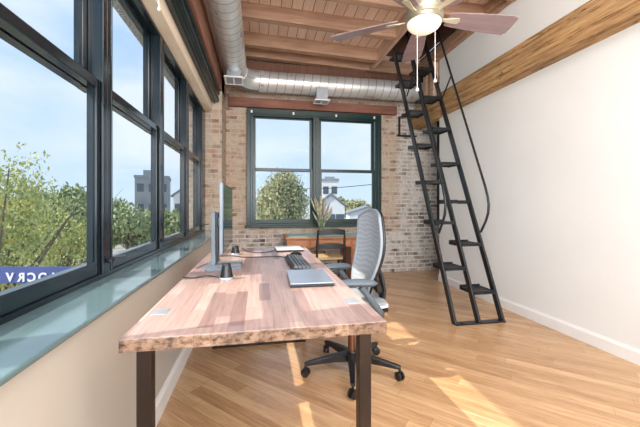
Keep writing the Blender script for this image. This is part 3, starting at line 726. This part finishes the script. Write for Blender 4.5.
# spine and lower yoke
sp_ = [Vector((.04, 0, .41)), Vector((.15, 0, .40)), Vector((.21, 0, .45)), Vector((.225, 0, .54)), Vector((.205, 0, .64)), Vector((.17, 0, .72))]
MB().tube(sp_, [.035, .04, .040, .034, .028, .02], 14, up=(0, 0, 1), flat=.6).build('spine', 'black', oc, smooth=True)
for sg in (-1, 1):
    MB().tube([Vector((.20, 0, .52)), Vector((.17, .08 * sg, .56)), Vector((.13, .16 * sg, .61)), Vector((.09, .205 * sg, .67))], [.018, .016, .013, .011], 10).build('back_yoke', 'black', oc, smooth=True)
    sup = MB().tube([Vector((.16, .06 * sg, .42)), Vector((.13, .20 * sg, .44)), Vector((.08, .262 * sg, .50)), Vector((.02, .27 * sg, .58)), Vector((-.02, .268 * sg, .635))], [.022, .024, .022, .019, .022], 12).build('arm_support', 'armpad', oc, smooth=True)
    pad = MB(); n = 12; pp = []; rr = []
    for i in range(n + 1):
        t_ = i / n; pp.append(Vector((-.16 + .24 * t_, (.272 - .02 * (1 - t_) ** 2) * sg, .652 + .006 * math.sin(t_ * math.pi)))); rr.append(.045 * (max(0.02, 1 - (2 * t_ - 1) ** 4)) ** .5)
    pad.tube(pp, rr, 16, flat=.5, up=(0, 0, 1)).build('arm_pad', 'armpad', sup, smooth=True)

# ------------------------------------------------------------------ antique desk and chair by the end wall
ax0, ax1, ay0, ay1, az = .36, 1.62, 4.44, 5.04, .675
ad = empty('antique_desk', ((ax0 + ax1) / 2, (ay0 + ay1) / 2, 0), 'orange-brown antique writing desk with a green leather top under the end window', 'desk')
def al(b): bmesh.ops.translate(b.bm, vec=-Vector(((ax0 + ax1) / 2, (ay0 + ay1) / 2, 0)), verts=b.bm.verts); return b
tp = al(MB().box((ax0, ay0, az - .03), (ax1, ay1, az), .006)).build('table_top', 'antique', ad)
al(MB().box((ax0 + .05, ay0 + .05, az), (ax1 - .05, ay1 - .05, az + .002))).build('leather_inset', 'leather', tp)
al(MB().box((ax0 + .02, ay0 + .03, az - .15), (ax1 - .02, ay1 - .01, az - .03), .003)).build('apron', 'antique', ad)
for a, c in ((ax0 + .03, ax0 + .33), (ax1 - .33, ax1 - .03)):
    al(MB().box((a, ay0 + .03, .06), (c, ay1 - .01, az - .15), .003).box((a - .01, ay0 + .02, .0), (c + .01, ay1 - .01, .06), .004)).build('pedestal', 'antique', ad)
def drawer(a, c, z0, z1):
    d = al(MB().box((a, ay0 + .014, z0), (c, ay0 + .032, z1), .004).box((a + .015, ay0 + .010, z0 + .012), (c - .015, ay0 + .016, z1 - .012), .002)).build('drawer', 'antique', ad)
    for f_ in ((.25, .75) if c - a > .3 else (.5,)):
        al(MB().lathe([(0, 0), (.007, 0), (.007, .008), (.013, .014), (.010, .022), (0, .024)], (a + (c - a) * f_, ay0 + .012, (z0 + z1) / 2), 12, Matrix.Rotation(R(90), 4, 'X'))).build('knob', 'brass', d, smooth=True)
for a, c in ((ax0 + .04, ax0 + .32), (ax0 + .35, ax1 - .35), (ax1 - .32, ax1 - .04)): drawer(a, c, az - .14, az - .045)
for a, c in ((ax0 + .04, ax0 + .32), (ax1 - .32, ax1 - .04)):
    for z in (.08, .225, .37): drawer(a, c, z, z + .13)

dc = empty('dining_chair', (.90, 4.22, 0), 'black wooden ladder-back chair with a rush seat at the antique desk', 'chair')
for sg in (-1, 1):
    MB().tube([Vector((.185 * sg, -.17, 0)), Vector((.182 * sg, -.16, .40)), Vector((.178 * sg, -.165, .60)), Vector((.172 * sg, -.20, .80))], [.013, .017, .016, .012], 12).build('rear_leg', 'darkwood', dc, smooth=True)
    MB().lathe([(.012, 0), (.016, .05), (.014, .1), (.018, .3), (.016, .43), (0, .43)], (.19 * sg, .19, 0), 14).build('front_leg', 'darkwood', dc, smooth=True)
def slat(z0, z1, y, bow, name):
    n = 10; top = []; bot = []
    for i in range(n + 1):
        x = -.18 + .36 * i / n; c_ = 1 - (x / .18) ** 2
        top.append((x, y - .02 * c_, z1 + bow * c_)); bot.append((x, y - .02 * c_, z0 + bow * .6 * c_))
    t = bmesh.new(); vs = []
    for p, q in zip(top, bot): vs.append([t.verts.new(Vector(v) + Vector((0, d, 0))) for v, d in ((p, 0), (q, 0), (q, .016), (p, .016))])
    for A, B in zip(vs, vs[1:]):
        for k in range(4): t.faces.new((A[k], A[(k + 1) % 4], B[(k + 1) % 4], B[k]))
    t.faces.new(vs[0]); t.faces.new(vs[-1]); b = MB(); b._add(t); b.build(name, 'darkwood', dc)
slat(.735, .80, -.197, .022, 'top_rail'); slat(.55, .61, -.168, .026, 'back_slat')
MB().box((-.20, -.15, .415), (.20, .21, .445), .012).build('seat', 'rush', dc)
for z, y in ((.2, .19), (.25, -.16)):
    MB().tube([(-.185, y, z), (.185, y, z)], .009, 8).build('stretcher', 'darkwood', dc)
for sg in (-1, 1): MB().tube([(.188 * sg, -.16, .22), (.188 * sg, .19, .22)], .009, 8).build('stretcher', 'darkwood', dc)

# vase of dried grasses
vs = empty('grass_vase', (.93, 4.86, az + .002), 'clear glass vase of dried mauve grasses on the antique desk', 'vase')
MB().lathe([(0, 0), (.035, 0), (.042, .03), (.036, .10), (.03, .16), (.045, .23), (.042, .23), (.027, .16), (.033, .10), (.038, .03), (.03, .008), (0, .008)], seg=24).build('vase_glass', 'vase', vs, smooth=True)
random.seed(3)
for i in range(34):
    b = MB(); b2 = MB()
    a = random.uniform(0, 6.28); sp2 = random.uniform(.03, .22); h = random.uniform(.40, .66) - sp2 * .4
    base = Vector((random.uniform(-.015, .015), random.uniform(-.015, .015), .015)); tipv = Vector((math.cos(a) * sp2, math.sin(a) * sp2 * .6, h))
    mid = base.lerp(tipv, .5) + Vector((-math.cos(a), -math.sin(a), 0)) * sp2 * .15
    b.tube([base, base.lerp(mid, .6), mid, mid.lerp(tipv, .5), tipv], .003, 5)
    st = b.build('grass_stem', 'straw', vs)
    q = mid.lerp(tipv, .2); nrm = 9
    path = [q + (tipv - q) * (k / nrm) for k in range(nrm + 1)]
    rad = [.004 + .011 * math.sin(min(1, (k + .6) / nrm) * math.pi) * random.uniform(.7, 1.2) for k in range(nrm + 1)]
    b2.tube(path, rad, 7); b2.build('seed_head', 'straw_mauve' if i % 3 == 0 else 'straw', st)
# ------------------------------------------------------------------ outside
struct(MB().box((-150, 6, -6.2), (150, 250, -6)).box((-150, -60, -6.2), (-1.2, 6, -6)).build('floor_street', 'ground'), 'grey street level far below the windows', 'ground')
def leaves(n, c, rad, size, seed, hollow=.35, lumps=9):
    rnd = random.Random(seed); t = bmesh.new(); cs = []
    for i in range(lumps):
        v = Vector((rnd.gauss(0, 1), rnd.gauss(0, 1), rnd.gauss(0, 1))).normalized() * rnd.uniform(.35, .62)
        cs.append((v, rnd.uniform(.32, .5)))
    for i in range(n):
        lc, lr = cs[rnd.randrange(lumps)]
        v = Vector((rnd.gauss(0, 1), rnd.gauss(0, 1), rnd.gauss(0, 1))).normalized() * lr * rnd.uniform(hollow, 1.05) + lc
        p = Vector(c) + Vector((v.x * rad[0], v.y * rad[1], v.z * rad[2])); s_ = size * rnd.uniform(.6, 1.3)
        e = Euler((rnd.uniform(0, 6), rnd.uniform(0, 6), rnd.uniform(0, 6))).to_matrix()
        q = [t.verts.new(p + e @ Vector(z)) for z in ((-s_, 0, 0), (0, -s_ * .45, s_ * .1), (s_, 0, 0), (0, s_ * .45, s_ * .1))]
        t.faces.new(q)
    m = MB(); me = bpy.data.meshes.new('t'); t.to_mesh(me); t.free(); m.bm.from_mesh(me); bpy.data.meshes.remove(me); return m
def tree(name, c, rad, n, size, mat, label, seed, group=None, lumps=9, solid=True):
    c = Vector(c); base = Vector((c.x, c.y, -6)); e = empty(name, base, label, 'tree', group)
    off = c - base
    lv = leaves(n, off, rad, size, seed, lumps=lumps); lv.build('foliage', mat, e)
    b = MB().tube([(0, 0, 0), (off.x * .1, 0, off.z * .5), (off.x, off.y, off.z)], [.22, .17, .08], 10)
    rnd = random.Random(seed + 1)
    for i in range(9):
        a = rnd.uniform(0, 6.28); r_ = rnd.uniform(.5, .95)
        b.tube([off - Vector((0, 0, rad[2] * .7)), off + Vector((math.cos(a) * rad[0] * r_ * .5, math.sin(a) * rad[1] * r_ * .5, -rad[2] * .1)), off + Vector((math.cos(a) * rad[0] * r_, math.sin(a) * rad[1] * r_, rad[2] * rnd.uniform(.1, .8)))], [.06, .035, .012], 6)
    b.build('trunk', 'bark', e); return e
# yellow-green street trees close to the left windows
tree('street_tree', P(-15, 258, 8.0), (2.1, 2.1, 3.2), 9000, .06, 'leafyel', 'yellow-green street tree close outside the nearest left window', 11, lumps=16)
tree('street_tree', P(66, 256, 13.5), (2.0, 2.0, 2.7), 6500, .075, 'leafyel', 'slimmer yellow-green tree with orange leaf tips beside the larger one', 12, lumps=11)
tree('background_tree', P(128, 226, 20), (2.2, 2.2, 2.0), 5000, .16, 'leafgrn', 'green tree seen through the second left window', 13)
tree('background_tree', P(175, 226, 27), (2.6, 2.2, 2.2), 4500, .2, 'leafgrn', 'low green tree seen through the third left window', 17)
tree('background_tree', P(70, 214, 32), (6, 4, 4.2), 5000, .26, 'leafgrn', 'broad pale tree behind the slim street tree', 18)
# tree and houses outside the end window
tree('park_tree', P(281, 207, 22), (2.15, 2.0, 3.0), 15000, .11, 'leafgrey', 'big rounded olive tree filling the left half of the end window', 14, lumps=22)
tree('background_tree', P(357, 209, 60), (5, 4, 2.0), 3500, .34, 'leafgrey', 'small autumn tree on the skyline in the right half of the end window', 15)
tree('background_tree', P(342, 207, 70), (3.2, 3, 2.3), 2500, .34, 'leafgrn', 'small green tree beside the tall pale building', 16)
def house(c, w_, d_, h_, roof, label, rz=0, mat='hwhite', flat=False, nw=3):
    c = Vector(c); e = empty('house', (c.x, c.y, -6), label, 'building', 'buildings outside', rz=rz); H = c.z + 6
    MB().box((-w_ / 2, 0, 0), (w_ / 2, d_, H)).build('walls', mat, e)
    if flat: MB().box((-w_ / 2 - .1, -.1, H), (w_ / 2 + .1, d_ + .1, H + .35)).box((-w_ * .3, d_ * .3, H + .35), (w_ * .3, d_ * .7, H + .35 + roof)).build('roof', 'hgrey', e)
    else:
        MB().prism([(-w_ / 2, 0.02, H), (w_ / 2, .02, H), (0, .02, H + roof)], (0, d_ - .04, 0)).build('gable', mat, e)
        MB().prism([(-w_ / 2 - .25, -.15, H - .12), (0, -.15, H + roof + .02), (w_ / 2 + .25, -.15, H - .12), (w_ / 2 + .25, -.15, H + .05), (0, -.15, H + roof + .22), (-w_ / 2 - .25, -.15, H + .05)], (0, d_ + .3, 0)).build('roof', 'hroof', e)
    rows = max(1, int(H / 2.8))
    for r_ in range(rows):
        for k in range(nw):
            x = -w_ / 2 + w_ * (k + .5) / nw; z = H - 1.9 - r_ * 2.8
            MB().box((x - .4, -.04, z), (x + .4, .0, z + 1.1)).build('house_window', 'hdark', e)
house(P(330, 181, 48), 2.5, 4, 0, .4, 'tall pale flat-roofed building behind the white gabled house', -TH, 'hwhite', True, 2)
house(P(331, 206, 32), 2.7, 6, 0, 1.1, 'white house with a pointed gable outside the end window', -TH)
house(P(369, 213, 42), 5, 6, 0, .7, 'white house with a low grey roof at the right of the end window', -TH)
house(P(152, 178, 45), 4.2, 6, 0, .9, 'grey flat-roofed building seen through the second and third left windows', R(12), 'hgrey', True, 3)
house(P(190, 196, 34), 3.2, 6, 0, 1.2, 'pale gabled house seen through the furthest left window', R(5), 'hwhite')
house(P(104, 208, 58), 6, 4, 0, .9, 'long low pale building behind the green tree on the left', R(15), 'hbrick', True, 3)
house(P(25, 208, 52), 14, 6, 0, 1.5, 'long pale house behind the yellow-green street trees', R(22), 'hgrey', False, 5)
house(P(225, 206, 60), 12, 6, 0, 1.5, 'distant pale house behind the brick pier', 0, 'hwhite')
house(P(430, 206, 60), 16, 6, 0, 1.5, 'distant pale house beyond the ladder side of the end wall', 0, 'hwhite')
# overhead wires
for y_, lab in ((186, 'overhead wire in the sky of the right half of the end window'), ):
    pts = [P(300, y_ + 3, 30), P(330, y_ + 2.2, 30), P(345, y_ + 1, 30), P(372, y_ - 1.5, 30), P(395, y_ - 5, 30)]
    tag(MB().tube(pts, .03, 6).build('overhead_wire', 'cable'), lab, 'wire')
for u_, yw in ((300, 189), (395, 181)):
    p_ = P(u_, yw, 30); e_ = empty('utility_pole', (p_.x, p_.y, -6), 'wooden utility pole outside the end window, ' + ('behind the left pane' if u_ == 300 else 'behind the brick wall'), 'utility pole')
    MB().tube([(0, 0, 0), (0, 0, p_.z + 6)], .10, 10).build('pole', 'bark', e_); MB().box((-.6, -.05, p_.z + 5.8), (.6, .05, p_.z + 5.9)).build('cross_arm', 'bark', e_)
# blue banner read from its back: mirrored capitals
bc = P(26, 277, 5.4)
bn = empty('street_banner', bc, 'blue banner with white mirrored capitals below the nearest left window', 'banner')
bn.rotation_euler = (0, 0, -TH - R(0))
MB().box((-.8, 0, -.10), (.85, .02, .17)).build('banner_cloth', 'banner', bn)
x = -.26
for chx, flip in (('V', False), ('R', True), ('C', True), ('C', False), ('I', False)):
    cu = bpy.data.curves.new('letter', 'FONT'); cu.body = chx; cu.size = .2; cu.extrude = .004; cu.offset = .006
    to = bpy.data.objects.new('letter', cu); COL.objects.link(to); bpy.context.view_layer.update()
    me = bpy.data.meshes.new_from_object(to.evaluated_get(bpy.context.evaluated_depsgraph_get())); bpy.data.objects.remove(to)
    cxm = (min(v.co.x for v in me.vertices) + max(v.co.x for v in me.vertices)) / 2
    for v in me.vertices:
        px, py, pz = v.co.x - cxm, v.co.y, v.co.z
        v.co = Vector((x + (-px if flip else px), -.008 - pz, py - .07))
    me.materials.clear(); me.materials.append(M['letter']); lo = bpy.data.objects.new('letter', me); COL.objects.link(lo); lo.parent = bn
    x += .18
